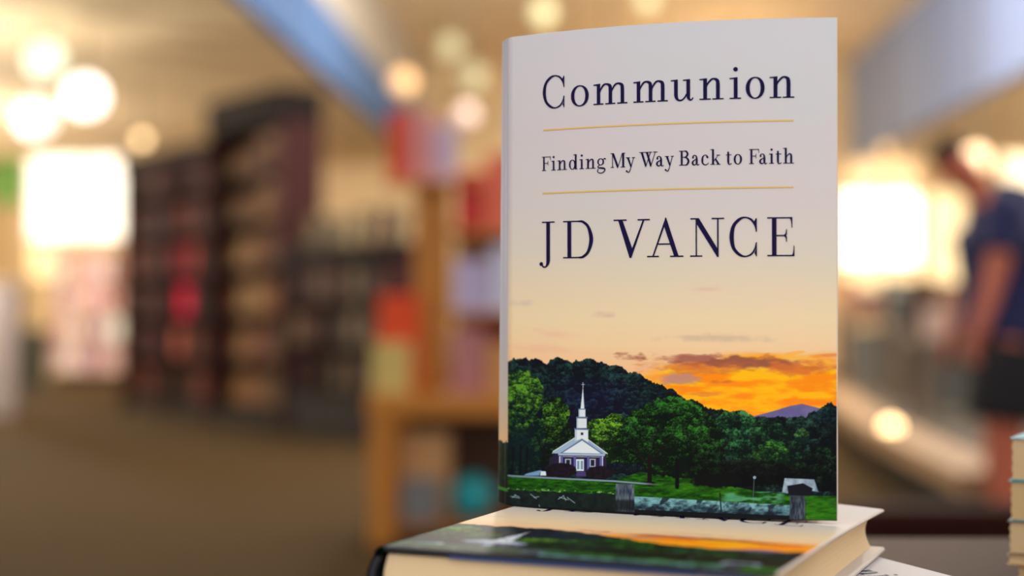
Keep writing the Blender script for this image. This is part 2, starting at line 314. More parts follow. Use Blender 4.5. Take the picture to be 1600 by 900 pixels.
BW, BH, BT = 0.1675, 0.240, 0.027
def bulge(u, v, amt): return (0.00992+0.00322*v)*4*u*(1-u)*amt
R = 0.0045
def jacket(name, amt, nu, nv_lo, nv_hi, parent, inset=0.0):
    """sheet round the whole book; local x: spine to fore-edge, y: into the book (front face y=0), z: foot to head"""
    path = []      # (x, y, nx, kind, u)
    T = BT
    for i in range(2): path.append((BW-inset-.03+.015*i, T-.0032, 3, 1))
    for i in range(8): a = i/8.0*math.pi; path.append((BW-inset+.0012*math.sin(a), T-.0016-.0016*math.cos(a), 3, 1))
    for i in range(8): path.append(((BW-inset)*(1-i/8.0), T, 2, 1-i/8.0))
    for i in range(7):                                                  # back joint, rounded spine, front joint
        a = i/6.0*math.pi/2; path.append((R-R*math.sin(a)*1.0, T-R+R*math.cos(a), 1, 0))
    for i in range(1, 12): t = i/12.0; path.append((-.0032*math.sin(t*math.pi), T-R-(T-2*R)*t, 1, 0))
    for i in range(8): a = i/7.0*math.pi/2; path.append((R-R*math.cos(a), R-R*math.sin(a), 1 if i < 4 else 0, (R-R*math.cos(a))/BW))
    for i in range(1, nu+1): u = (R+(BW-R)*i/nu)/BW; path.append((BW*u, 0, 0, u))
    for i in range(1, 9): a = i/8.0*math.pi; path.append((BW+.0009*math.sin(a), .0010*(1-math.cos(a)), 3, 1))
    for i in range(1, 3): path.append((BW-.03*i/2, .0020, 3, 1))
    vs = np.concatenate([np.linspace(0, .345, nv_lo, endpoint=False), np.linspace(.345, 1, nv_hi)])
    X = np.array([p[0] for p in path]); Y = np.array([p[1] for p in path]); K = np.array([p[2] for p in path]); U = np.array([p[3] for p in path])
    V, _ = np.meshgrid(vs, X, indexing='ij'); XX = np.broadcast_to(X, V.shape).copy(); YY = np.broadcast_to(Y, V.shape).copy()
    uu = np.clip(XX/BW, 0, 1); front = (K == 0) | ((K == 3) & (Y < T/2))
    YY = np.where(front[None, :], YY - bulge(uu, V, amt), YY)
    co = np.stack([XX, YY, V*BH], -1).reshape(-1, 3)
    lx, ly = uv2lay(np.broadcast_to(U, V.shape).ravel(), V.ravel()); kk = np.broadcast_to(K, V.shape).ravel()
    rgb = np.zeros((len(lx), 3)); s = kk == 0; rgb[s] = art(lx[s], ly[s])
    s = kk == 1; rgb[s] = spine_art(co[s, 0]*3000, ly[s]); s = kk == 2; rgb[s] = (206,202,202); s = kk == 3; rgb[s] = (214,200,188)
    nV, nU = V.shape; idx = np.arange(nV*nU).reshape(nV, nU)
    q = np.stack([idx[:-1, :-1], idx[:-1, 1:], idx[1:, 1:], idx[1:, :-1]], -1).reshape(-1, 4)
    me = bpy.data.meshes.new(name); me.vertices.add(len(co)); me.vertices.foreach_set('co', co.ravel())
    me.loops.add(q.size); me.loops.foreach_set('vertex_index', q.ravel().astype(np.int32))
    me.polygons.add(len(q)); me.polygons.foreach_set('loop_start', np.arange(0, q.size, 4, dtype=np.int32)); me.polygons.foreach_set('loop_total', np.full(len(q), 4, dtype=np.int32))
    me.update(calc_edges=True); me.polygons.foreach_set('use_smooth', [True]*len(q))
    ca = me.color_attributes.new('print', 'FLOAT_COLOR', 'POINT'); l = srgb2lin(rgb); ca.data.foreach_set('color', np.concatenate([l, np.ones((len(l), 1))], 1).ravel().astype(np.float32))
    me.materials.append(M_PRINT); me.update(); return link(name, me, parent)

# ---------------------------------------------------------------- lettering
def vst(pts, n=8):
    """stroke of changing width along a smooth path"""
    P = [np.array(p, float) for p in pts]; P = [2*P[0]-P[1]] + P + [2*P[-1]-P[-2]]; out = []
    for i in range(1, len(P)-2):
        for k in range(n):
            t = k/n; a, b, c, d = P[i-1], P[i], P[i+1], P[i+2]
            out.append(.5*((2*b)+(-a+c)*t+(2*a-5*b+4*c-d)*t*t+(-a+3*b-3*c+d)*t**3))
    out.append(P[-2]); out = np.array(out); d = np.gradient(out[:, :2], axis=0); d /= np.linalg.norm(d, axis=1)[:, None]+1e-9
    nrm = np.stack([-d[:, 1], d[:, 0]], 1)*np.maximum(out[:, 2:3], 2)/2
    L = out[:, :2]+nrm; Rr = out[:, :2]-nrm
    return [('q', L, Rr)]
def pg(*pts): return [('p', [np.array(pts, float)])]
def rc(x0, y0, x1, y1): return pg((x0, y0), (x1, y0), (x1, y1), (x0, y1))
def ell(cx, cy, rx, ry, n=36, p=2.0): a = np.linspace(0, 2*np.pi, n, endpoint=False); c, s = np.cos(a), np.sin(a); return np.stack([cx+rx*np.sign(c)*abs(c)**(2/p), cy+ry*np.sign(s)*abs(s)**(2/p)], 1)
def ring(cx, cy, rx, ry, T, t, p=2.1):
    a = ell(cx, cy, rx, ry, 48, p); b = ell(cx, cy, rx-T, ry-t, 48, p)
    return [('q', np.vstack([a, a[:1]]), np.vstack([b, b[:1]]))]
def disc(cx, cy, r): return [('p', [ell(cx, cy, r, r, 20)])]
def wedge(x, yb, yt, dx, w=10):   # bracketed vertical serif at the end of a thin bar
    k = np.linspace(0, 1, 7); s = 1 if dx > 0 else -1
    cur = [((x-s*w)*(1-q)**2+2*q*(1-q)*(x-s*w)+q*q*(x-dx), yt*(1-q)**2+2*q*(1-q)*yb+q*q*yb) for q in k]
    return pg((x, yb), (x, yt), *cur)
def glyph(ch, W, K, X, T, t):
    g = []
    if ch in 'nh':
        a = W*.157; top = X if ch == 'n' else K*1.04
        g += rc(a, 0, a+T, top) + rc(0, 0, 2*a+T, t) + pg((W*.0, top-t), (a, top-t), (a+T, top-t*1.2), (a+T, top+t*.4), (0, top-t*.1))
        xr = W-a-T/2
        g += vst([(a+T*.7, X*.55, t), (a+T*1.1, X*.74, t*1.2), (a+T*2.0, X*.93, t*1.5), ((a+T+xr)/2+T*.35, X*.985, T*.5), (xr-T*.18, X*.9, T*.9), (xr, X*.7, T), (xr, X*.4, T), (xr, 0, T)])
        g += rc(W-2*a-T, 0, W, t)
    elif ch == 'm':
        a = 40*W/405; xs = [a+T/2, W/2, W-a-T/2]
        g += rc(xs[0]-T/2, 0, xs[0]+T/2, X) + pg((0, X-t), (xs[0], X-t*1.2), (xs[0]+T/2, X-t*1.2), (xs[0]+T/2, X+t*.4), (0, X-t*.1))
        for k in (1, 2):
            x0 = xs[k-1]+T/2; xr = xs[k]
            g += vst([(x0-T*.3, X*.55, t), (x0+T*.15, X*.74, t*1.2), (x0+T*.9, X*.93, t*1.5), ((x0+xr)/2+T*.3, X*.985, T*.5), (xr-T*.18, X*.9, T*.9), (xr, X*.7, T), (xr, X*.4, T), (xr, 0, T)])
        for q in xs: g += rc(q-T/2-a, 0, q+T/2+a*.95, t)
    elif ch == 'u':
        s = W/270; a = 63*s; b = 211*s
        g += pg((0, X-t), (a, X-t), (a+T/2, X-t*1.2), (a+T/2, X+t*.3), (0, X-t*.1)) + pg((146*s, X-t), (b, X-t), (b+T/2, X-t*1.2), (b+T/2, X+t*.3), (146*s, X-t*.1))
        g += vst([(a, X, T), (a, X*.5, T), (a+2, X*.22, T*.95), (a+T*.5, X*.05, T*.6), (a+T*1.35, X*.02, t*1.3), (a+T*2.2, X*.11, t*1.2), (b-T*.4, X*.32, t)])
        g += vst([(b, X, T), (b, X*.4, T), (b+1, X*.15, T*.9), (b+T*.4, X*.03, T*.5), (b+T*.85, X*.03, t), (W, X*.13, t)])
    elif ch == 'i':
        c = W*.53; g += rc(c-T/2, 0, c+T/2, X) + rc(0, 0, W, t) + pg((0, X-t), (c, X-t), (c+T/2, X-t*1.2), (c+T/2, X+t*.4), (0, X-t*.1)) + disc(c, X+.40*X, T*.6)
    elif ch == 'o': g += ring(W/2, X*.5, W/2, X*.52, T*1.02, t)
    elif ch == 'c':
        g += vst([(W*.80, X*.78, t*2.2), (W*.74, X*.93, t*1.4), (W*.5, X*.99, t*1.1), (W*.22, X*.83, T*.7), (T*.52, X*.5, T), (W*.2, X*.16, T*.75), (W*.52, X*.01, t*1.4), (W*.84, X*.08, t), (W, X*.22, t)]) + disc(W*.84, X*.77, T*.56)
    elif ch == 'C':
        g += vst([(W-4, K*.66, t*.9), (W*.93, K*.80, t*1.2), (W*.80, K*.94, t*1.5), (W*.58, K*1.0, t*1.1), (W*.36, K*.95, t*2), (W*.15, K*.78, T*.78), (T/2, K*.5, T), (W*.15, K*.22, T*.78), (W*.36, K*.05, t*2), (W*.58, K*.0, t*1.1), (W*.80, K*.06, t*1.3), (W*.93, K*.2, t*1.1), (W-4, K*.36, t*.9)])
        g += rc(W-13, K*.63, W, K*.98) + pg((W, K*.98), (W-10, K*.98), (W-T*.7, K*.88), (W-T*.4, K*.80), (W, K*.68)) + rc(W-11, 0, W, K*.36) + pg((W, 0), (W-9, 0), (W-T*.55, K*.09), (W-T*.3, K*.16), (W, K*.28))
    elif ch == 'J':
        c = 108*W/186; g += rc(33*W/186, K-t, W, K) + rc(c-T/2, 0, c+T/2, K-t/2) + vst([(c, K*.02, T), (c-1, -K*.06, T*.98), (c-T*.2, -K*.15, T*.75), (c-T*.65, -K*.215, T*.36), (c-T*1.2, -K*.222, t*1.2), (c-T*1.7, -K*.175, t*1.2)]) + disc(25*W/186, -K*.142, T*.49)
    elif ch == 'D':
        a = 52*W/360; g += rc(a, 0, a+T, K) + rc(0, 0, W*.55, t) + rc(0, K-t, W*.55, K)
        g += vst([(W*.50, K-t/2, t), (W*.66, K*.965, t*1.8), (W*.84, K*.82, T*.72), (W-T/2, K*.5, T), (W*.84, K*.18, T*.72), (W*.66, K*.035, t*1.8), (W*.50, t/2, t)])
    elif ch == 'V':
        s = W/435; g += pg((53*s, K-2), (107*s, K-2), (225*s, K*.235), (215*s, -6), (193*s, -6)) + pg((355*s, K-2), (375*s, K-2), (214*s, -6), (205*s, 0), (222*s, K*.225))
        g += rc(0, K-t, 158*s, K) + rc(290*s, K-t, W, K)
    elif ch == 'A':
        s = W/438; g += pg((219*s, K*1.015), (233*s, K*1.03), (384*s, 2), (330*s, 2), (208*s, K*.80)) + pg((222*s, K*1.01), (212*s, K*.80), (80*s, 2), (62*s, 2)) + rc(125*s, K*.32, 290*s, K*.32+t) + rc(0, 0, 145*s, t) + rc(278*s, 0, W, t)
    elif ch == 'N':
        s = W/412; g += rc(68*s, 2, 84*s, K-2) + rc(327*s, K*.02, 345*s, K-2) + pg((68*s, K-1), (108*s, K-1), (345*s, K*.16), (345*s, -5), (328*s, -5), (82*s, K*.845)) + rc(0, 0, 148*s, t) + rc(262*s, K-t, W, K) + rc(5*s, K-t, 85*s, K)
    elif ch in 'EF':
        s = W/(327 if ch == 'E' else 320); st = 57*s if ch == 'E' else W*.14; big = ch == 'E'
        g += rc(st, 0, st+T, K) + rc(0, K-t, W*.92, K) + wedge(W*(.925 if big else 1.0), K, K*.73, W*.17, max(3, t*.6))
        g += rc(st+T, K*.53-t/2, W*.70, K*.53+t/2) + wedge(W*.725, K*.53-t/2, K*.37, W*.13, t*.6) + wedge(W*.725, K*.53+t/2, K*.69, W*.13, t*.6)
        g += (rc(0, 0, W*.97, t) + wedge(W, 0, K*.27, W*.17, t*.6)) if big else rc(0, 0, W*.48, t)
        if not big: g += rc(W*.8, K-t, W, K)
    elif ch == 'd':
        g += rc(W*.70, 0, W*.70+T, K*1.04) + pg((W*.52, K*1.04-t), (W*.7+T, K*1.04-t), (W*.7+T, K*1.04+t*.4), (W*.52, K*1.04)) + rc(W*.7, 0, W, t) + ring(W*.40, X*.5, W*.40, X*.52, T*.95, t)
    elif ch == 'g':
        g += ring(W*.42, X*.66, W*.37, X*.36, T*.8, t) + vst([(W*.66, X*.86, t), (W*.80, X*.98, t), (W*.93, X*.98, t*1.4)]) + disc(W*.92, X*.95, T*.42)
        g += vst([(W*.3, X*.33, t), (W*.14, X*.22, t*1.3), (W*.16, X*.06, T*.6), (W*.45, X*.03, T*.9), (W*.82, -X*.04, T*.9), (W*.86, -X*.25, T*.6), (W*.6, -X*.47, t*1.3), (W*.25, -X*.47, t*1.2), (W*.06, -X*.28, T*.5), (W*.16, -X*.06, t)])
    elif ch == 'M':
        g += rc(W*.10, 2, W*.10+t, K-2) + pg((W*.08, K), (W*.08+T*1.15, K), (W*.54, K*.1), (W*.50, -4), (W*.44, -4)) + pg((W*.47, 0), (W*.50, -4), (W*.83, K), (W*.83-t, K)) + rc(W*.79, 0, W*.79+T*1.1, K) + rc(0, 0, W*.22, t) + rc(0, K-t, W*.16, K) + rc(W*.68, 0, W, t) + rc(W*.84, K-t, W, K)
    elif ch == 'y':
        g += pg((W*.10, X-2), (W*.10+T*1.1, X-2), (W*.60, X*.18), (W*.54, -6), (W*.50, -4)) + vst([(W*.85, X, t), (W*.62, X*.22, t), (W*.44, -X*.32, t*1.1), (W*.28, -X*.52, t*1.4), (W*.08, -X*.42, t*1.3)]) + disc(W*.08, -X*.40, T*.5) + rc(0, X-t, W*.44, X) + rc(W*.66, X-t, W, X)
    elif ch == 'W':
        g += pg((W*.08, K-2), (W*.08+T*1.15, K-2), (W*.40, K*.1), (W*.37, -5), (W*.33, -5)) + pg((W*.37, -5), (W*.35, 6), (W*.60, K-2), (W*.60+t, K-2)) + pg((W*.36, K-2), (W*.36+T*1.15, K-2), (W*.68, K*.1), (W*.64, -5), (W*.60, -5)) + pg((W*.64, -5), (W*.62, 6), (W*.86, K-2), (W*.86+t, K-2))
        g += rc(0, K-t, W*.70, K) + rc(W*.76, K-t, W, K)
    elif ch == 'a':
        g += vst([(W*.14, X*.74, t*2), (W*.2, X*.92, t*1.5), (W*.42, X*.99, t*1.1), (W*.60, X*.88, T*.7), (W*.66, X*.62, T), (W*.66, X*.2, T), (W*.74, X*.03, T*.6), (W*.88, X*.01, t), (W, X*.1, t)]) + disc(W*.17, X*.76, T*.48)
        g += vst([(W*.64, X*.60, t), (W*.40, X*.52, t*1.3), (W*.16, X*.38, T*.8), (W*.11, X*.2, T), (W*.24, X*.04, T*.7), (W*.44, X*.04, t*1.3), (W*.64, X*.20, t)])
    elif ch == 'B':
        g += rc(W*.16, 0, W*.16+T, K) + rc(0, 0, W*.55, t) + rc(0, K-t, W*.5, K) + rc(W*.2, K*.53, W*.52, K*.53+t)
        g += vst([(W*.45, K-t/2, t), (W*.68, K*.95, t*2), (W*.82, K*.77, T), (W*.68, K*.59, t*2), (W*.48, K*.55, t)]) + vst([(W*.48, K*.55, t), (W*.74, K*.5, t*2), (W*.9, K*.28, T*1.05), (W*.74, K*.05, t*2), (W*.48, t/2, t)])
    elif ch == 'k':
        g += rc(W*.16, 0, W*.16+T, K*1.04) + pg((0, K*1.04-t), (W*.16+T, K*1.04-t), (W*.16+T, K*1.04+t*.4), (0, K*1.04)) + rc(0, 0, W*.46, t) + pg((W*.30, X*.36), (W*.34, X*.30), (W*.84, X-2), (W*.76, X-2)) + pg((W*.42, X*.56), (W*.54, X*.68), (W*.94, 2), (W*.72, 2)) + rc(W*.60, X-t, W*.98, X) + rc(W*.58, 0, W, t)
    elif ch == 't':
        g += vst([(W*.36, X*1.28, T*.8), (W*.38, X*.9, T), (W*.38, X*.3, T), (W*.46, X*.04, T*.7), (W*.70, X*.0, t*1.2), (W*.95, X*.12, t)]) + rc(0, X-t, W*.95, X)
    return g
UNIT = 4.117e-5
def lettering(name, rows, amt, parent, mtl=M_INK, lift=.00025):
    """rows: (letters with left/right edge in layout units, baseline point, K, X, T, t)"""
    mb = MB(); k = 0
    for letters, base, K, X, T, t in rows:
        bv = float(lay2uv(*base)[1])
        for ch, x0, x1, yb in letters:
            u0 = float(lay2uv(x0, yb)[0]); u1 = float(lay2uv(x1, yb)[0]); W = (u1-u0)*BW/UNIT
            for sh in glyph(ch, W, K, X, T, t):
                k += 1; off = lift + (k % 7)*6e-6
                def P(p):
                    x = u0*BW+p[0]*UNIT; z = bv*BH+p[1]*UNIT; return (x, -bulge(x/BW, z/BH, amt)-off, z)
                if sh[0] == 'q':
                    L, Rr = sh[1], sh[2]; n = len(L); mb.add([P(p) for p in L]+[P(p) for p in Rr], [(i, i+1, n+i+1, n+i) for i in range(n-1)])
                else:
                    pts = [Vector((p[0], p[1], 0)) for p in sh[1][0]]; tri = tessellate_polygon([pts]); mb.add([P(p) for p in sh[1][0]], tri)
    return mb.build(name, mtl, parent)
def zl(s, org, base):     # letters measured on enlarged strips of the cover (7.692 strip units to one layout unit)
    return [(c, org+a/7.692, org+b/7.692, base) for c, a, b in s]
NTH = ['first', 'second', 'third', 'fourth', 'fifth', 'sixth', 'seventh', 'eighth', 'ninth', 'tenth', 'eleventh', 'twelfth', 'thirteenth', 'fourteenth', 'fifteenth', 'sixteenth', 'seventeenth', 'eighteenth', 'nineteenth', 'twentieth', 'twenty-first', 'twenty-second', 'twenty-third', 'twenty-fourth', 'twenty-fifth', 'twenty-sixth', 'twenty-seventh', 'twenty-eighth']
TITLE = (zl([('C',65,325),('o',405,617),('m',675,1082),('m',1152,1567),('u',1600.5,1870),('n',1946,2236),('i',2308,2446),('o',2503,2730),('n',2791,3088)], 840, 157), (1111.6,156.6), 392, 248, 44, 15.5)
SUB = (zl([('F',55,160),('i',168,220),('n',240,355),('d',380,482),('i',505,558),('n',580,697),('g',715,822),('M',880,1055),('y',1063,1172),('W',1222,1442),('a',1425,1515),('y',1530,1638),
          ('B',1701,1826),('a',1853,1943),('c',1968,2056),('k',2078,2198),('t',2266,2336),('o',2358,2458),('F',2543,2663),('a',2666,2760),('i',2783,2843),('t',2863,2936),('h',2953,3083)], 840, 260), (1100,258.6), 174, 117, 22.5, 9)
AUTH = (zl([('J',22,208),('D',310,670),('V',915,1350),('A',1315,1753),('N',1833,2245),('C',2308,2638),('E',2763,3090)], 840, 401), (1095,402.0), 455, 300, 51, 16.5)
def rules(amt, parent):
    for (xa, ya, xb, yb) in ((849,203.3,1240,190.4),(848,302.3,1240,294.2)):
        u0, v0 = [float(q) for q in lay2uv(xa, ya)]; u1, v1 = [float(q) for q in lay2uv(xb, yb)]; v = (v0+v1)/2
        vs = []; n = 40
        for i in range(n+1):
            u = u0+(u1-u0)*i/n
            for dz in (-.00034, .00034): vs.append((u*BW, -bulge(u, v, amt)-.00025, v*BH+dz))
        mb = MB(); mb.add(vs, [(2*i, 2*i+2, 2*i+3, 2*i+1) for i in range(n)]); mb.build('gold_rule', M_GOLD, parent)['label'] = 'thin gold line'

def hardcover(label, amt, nu, lo, hi, inset=0.0):
    root = empty('hardcover_book', (0, 0, 0), 0, label, 'book')
    jk = jacket('dust_jacket', amt, nu, lo, hi, root, inset)
    T = BT; e = .0004
    # case: front board (following the jacket), spine strip, back board
    mb = MB(); n = 24; th = .0015
    for k, dy in ((0, e), (1, e+th)):
        for i in range(n+1):
            u = .03+.965*i/n
            for z in (.0006, BH-.0006): mb.add([(u*BW, dy-bulge(u, z/BH, amt), z)], [])
    A = lambda k, i, j: k*(n+1)*2+i*2+j
    for i in range(n):
        mb.f += [(A(0,i,0), A(0,i+1,0), A(0,i+1,1), A(0,i,1)), (A(1,i,0), A(1,i,1), A(1,i+1,1), A(1,i+1,0)), (A(0,i,0), A(1,i,0), A(1,i+1,0), A(0,i+1,0)), (A(0,i,1), A(0,i+1,1), A(1,i+1,1), A(1,i,1))]; mb.m += [0]*4
    mb.f += [(A(0,0,0), A(0,0,1), A(1,0,1), A(1,0,0)), (A(0,n,0), A(1,n,0), A(1,n,1), A(0,n,1))]; mb.m += [0]*2
    fb = mb.build('front_board', M_BOARD, root)
    MB().box(.004, BW-.001-inset, T-e-.0026, T-e, .0006, BH-.0006).build('back_board', M_BOARD, root)
    sp = MB(); prof = []
    for i in range(17):
        t = i/16.; prof.append((.0008-.0032*math.sin(math.pi*t), R+(T-2*R)*t))
    inner = [(x+.0024, y) for x, y in prof]; vs = []
    for z in (.0004, BH+.0005):
        vs += [(x, y, z) for x, y in prof]+[(x, y, z) for x, y in inner]
    m = 17; fs = []
    for i in range(m-1): fs += [(i, i+1, 2*m+i+1, 2*m+i), (m+i+1, m+i, 3*m+i, 3*m+i+1), (i+1, i, m+i, m+i+1), (2*m+i, 2*m+i+1, 3*m+i+1, 3*m+i)]
    sp.add(vs, fs).build('spine_board', M_BOARD, root)
    # pages: fore-edge slightly hollow
    pts = [(.0052, e+th+.0004+ (0)), (BW-.006, e+th+.0004)]
    yy0, yy1 = e+th+.0018, T-e-.0026-.0003
    pts = [(.0052, yy0)] + [(BW-.0055-inset-.0026*math.sin(math.pi*i/8.), yy0+(yy1-yy0)*i/8.) for i in range(9)] + [(.0052, yy1)] + [(.0052-.0022*math.sin(math.pi*i/8.), yy1+(yy0-yy1)*i/8.) for i in range(1, 8)]
    MB().prism(pts, .0034, BH-.0034).build('page_block', M_PAGE, root)
    eb = MB(); n = 20; vs = []
    for i in range(n+1):
        u = .2+.75*i/n; y0 = e+th-bulge(u, .5, amt)+.0001
        for z in (.0009, BH-.0009):
            for d in (0, .0015): vs.append((u*BW, y0+d, z))
    fs = [];
    for i in range(n): a = i*4; fs += [(a, a+4, a+5, a+1), (a+2, a+3, a+7, a+6), (a, a+2, a+6, a+4), (a+1, a+5, a+7, a+3)]
    fs += [(0, 1, 3, 2), (n*4, n*4+2, n*4+3, n*4+1)]
    eb.add(vs, fs).build('endpaper', M_END, fb)['label'] = 'blue endpaper inside the cover'
    lettering('title_lettering', [TITLE], amt, jk); lettering('subtitle_lettering', [SUB], amt, jk); lettering('author_lettering', [AUTH], amt, jk)
    rules(amt, jk)
    return root
def cock(root, k0, k1):
    """the casing leans: rear parts slide towards the spine side"""
    for c in root.children_recursive:
        me = c.data; n = len(me.vertices); a = np.empty(n*3, np.float32); me.vertices.foreach_get('co', a); a = a.reshape(-1, 3)
        k = k0+(k1-k0)*np.clip(a[:, 2]/BH, 0, 1); a[:, 0] -= k*np.maximum(a[:, 1], 0); me.vertices.foreach_set('co', a.ravel()); me.update()
def droop(root, amt):
    for c in root.children_recursive:
        me = c.data; n = len(me.vertices); a = np.empty(n*3, np.float32); me.vertices.foreach_get('co', a); a = a.reshape(-1, 3)
        u = np.clip(a[:, 0]/BW, 0, 1); v = np.clip(a[:, 2]/BH, 0, 1)
        a[:, 1] += amt*u**3*v**2*np.clip(1-a[:, 1]/BT, 0, 1); me.vertices.foreach_set('co', a.ravel()); me.update()
def lying(root, foot_left, ztop, la):
    """cover up: local x along the foot edge, local z (foot to head) away from the viewer, local y downwards"""
    a = Vector((math.cos(la), -math.sin(la), 0)); b = Vector((math.sin(la), math.cos(la), 0)); d = Vector((0, 0, -1))
    M = Matrix((( a.x, d.x, b.x), (a.y, d.y, b.y), (a.z, d.z, b.z)))
    root.rotation_euler = M.to_euler(); root.location = (foot_left[0], foot_left[1], ztop)

# ================================================================ the table and the near books
Z1 = CAMZ-.10103; Z2 = Z1-BT-.0006; TABLE = Z2-BT-.0006
tb = empty('display_table', (0, 0, 0), 0, 'grey-brown tabletop holding the stacked books in front', 'table')
top = MB(); top.box(-.066, .95, -.35, 1.054, TABLE-.035, TABLE, bev=.003)
top.build('tabletop', mat('brown_laminate', (80,59,47), .7, .12, 30, stretch=(1, 8, 1), spec=.1), tb)
for lx, ly in ((-.02, -.28), (-.02, .98), (.88, -.28), (.88, .98)):
    MB().box(lx-.03, lx+.03, ly-.03, ly+.03, 0, TABLE-.035, bev=.004).build('leg', mat('dark_table_leg', (50,34,26), .5), tb)

st = hardcover('upright hardcover with church-and-sunset jacket standing on the lying books', 1.0, 640, 420, 110, .002)
sa = .34092; rt = Vector((math.cos(sa), -math.sin(sa), 0))
br = Vector((.15453, .73108, Z1)); st.location = br-BW*rt+Vector((0, 0, .0003)); st.rotation_euler = (0, 0, -sa)
l1 = hardcover('hardcover lying cover-up directly under the upright book, sunset jacket', 0.0, 240, 200, 60)
lying(l1, (-.0588, .6546), Z1, .4017)
l1.scale = (1.0333, 1, 1.0113)
[c for c in l1.children_recursive if c.name.startswith('author')][0].location.z = .0084
cock(st, .42, .26)
droop(l1, .0045)
l2 = hardcover('lowest lying hardcover, only its white upper corner with letters showing', 0.0, 120, 80, 50)
la2 = 1.2; a2 = Vector((math.cos(la2), -math.sin(la2))); b2 = Vector((math.sin(la2), math.cos(la2)))
ui, vi = [float(q) for q in lay2uv(1149, 154.5)]
O2 = Vector((.1726, .7386)) - a2*(ui*BW) - b2*(vi*BH)
lying(l2, O2, Z2, la2)

# paperbacks at the right edge of the frame
def paperback(w, d, t, cov, page, label, z, x, y, rz, grp=None):
    r = empty('paperback_book', (x, y, z), rz, label, 'book', grp)
    c = MB(); c.box(0, w, 0, d, t-.0005, t); c.box(0, w, 0, d, 0, .0005); c.box(w-.0006, w, 0, d, .0005, t-.0005)
    c.build('cover', cov, r)
    p = MB()
    prof = [(.0012+.0003*math.sin(i*1.9), .0006+(t-.0012)*i/12.) for i in range(13)]
    for i in range(12):
        z0, z1 = prof[i][1], prof[i+1][1]; p.box(prof[i][0], w-.0007, .0012, d-.0012, z0, z1)
    p.build('page_block', page, r); return r
PG1 = mat('tan_page_edges', (206,176,132), .9, .08, 50, stretch=(1, 1, 40)); PG2 = mat('pale_page_edges', (200,168,120), .9, .08, 50, stretch=(1, 1, 40))
TEAL = mat('teal_paper_cover', (60,150,165), .4); KR = mat('kraft_paper_cover', (196,160,108), .6); GRB = mat('grey_brown_cover', (120,98,84), .6)
dS = .86; zz = TABLE; xs_ = lambda px: (px-800)/FPX*dS
for px, t, cv, pgm, lb in ((1587, .0135, KR, PG2, 'lowest tan book at the right frame edge, set back'), (1572, .0060, KR, PG1, 'thin tan book in the right-edge stack'),
                          (1573, .0185, GRB, PG1, 'paperback under the two teal-topped ones at right edge'), (1575, .0225, TEAL, PG2, 'second paperback from the top, thin teal cover edge'), (1577, .0240, TEAL, PG1, 'topmost paperback of the right-edge stack, teal cover')):
    paperback(.13, .20, t-.0003, cv, pgm, lb, zz, xs_(px), dS, -.5); zz += t

# ================================================================ the room
TAN = mat('tan_wall_paint', (228,203,160), .8, .03, 2)
TAN2 = mat('beige_ceiling_paint', (238,214,180), .8, .04, 1.5)
BLUE = mat('blue_fascia_paint', (82,112,160), .8, .08, 1.2, spec=.1)
PALEB = mat('pale_blue_fascia_paint', (138,154,194), .8, .04, 1.2, spec=.1)
GREYB = mat('grey_fascia_paint', (176,172,164), .75, .10, 1.0)
CARP = mat('brown_carpet', (72,55,28), .95, .12, 6, spec=.1)
D = 24.0
struct('floor', MB().box(-9, 10, -3, D, -.1, 0), CARP)
struct('wall_back', MB().box(-9, 10, D, D+.2, 0, 4.85), TAN)
struct('wall_left', MB().box(-9.2, -9, -3, D, 0, 3.3), TAN)
struct('wall_right', MB().box(10, 10.2, -3, D, 0, 3.3), TAN)
ZS = 3.2; ZC = 4.75
struct('trim_1', MB().box(-9, -2.55, .4, D, ZS, ZS+.1), TAN)          # left soffit
struct('trim_2', MB().box(4.30, 10, .4, D, ZS-.02, ZS+.08), TAN)           # right soffit
struct('trim_3', MB().box(-2.55, -2.45, .4, D, ZS, 3.85), BLUE)
struct('trim_4', MB().box(-2.55, -2.47, .4, D, 3.85, ZC), GREYB)
struct('trim_5', MB().box(4.20, 4.30, .4, D, ZS-.02, ZC), PALEB)
struct('ceiling', MB().box(-2.6, 4.35, .4, D, ZC, ZC+.1), TAN2)
# windows in the back wall, plus added panels for wall glow
def window(name, px0, px1, py0, py1, d, strength, col, py2=None, s2=.9):
    a = at(px0, py0, d); b = at(px1, py1, d); o = empty(name, ((a.x+b.x)/2, d, b.z), ROOM, None, None); o['kind'] = 'structure'
    w2 = (b.x-a.x)/2; h = a.z-b.z
    MB().box(-w2, w2, -.01, .01, 0, h).build('window_pane', mat(name+'_daylight', col, .3, emit=strength), o)
    F = mat('window_frame_paint', (226,206,170), .6); f = MB()
    f.box(-w2-.06, w2+.06, -.05, .03, -.06, 0); f.box(-w2-.06, w2+.06, -.05, .03, h, h+.06); f.box(-w2-.06, -w2, -.05, .03, 0, h); f.box(w2, w2+.06, -.05, .03, 0, h); f.box(-.02, .02, -.04, .02, 0, h)
    f.build('window_frame', F, o)
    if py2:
        c = at(px0, py2, d); MB().box(-w2, w2, -.01, .01, c.z-b.z, -.07).build('window_pane', mat(name+'_wall_glow', (255,226,170), .3, emit=s2), o)  # added emissive strip standing in for window glow on the wall
    return o
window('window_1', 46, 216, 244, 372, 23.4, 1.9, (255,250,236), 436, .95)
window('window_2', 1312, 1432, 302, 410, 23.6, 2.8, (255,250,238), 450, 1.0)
window('glow_panel_1', 1330, 1432, 240, 290, 23.6, .8, (255,226,176))  # added emissive panel for the glowing wall above the window
window('glow_panel_2', 1448, 1504, 300, 440, 23.6, 1.0, (255,232,180))  # added emissive panel for the creamy wall glow beside the window
window('window_4', 1566, 1700, 232, 330, 22.6, 1.6, (255,238,200))
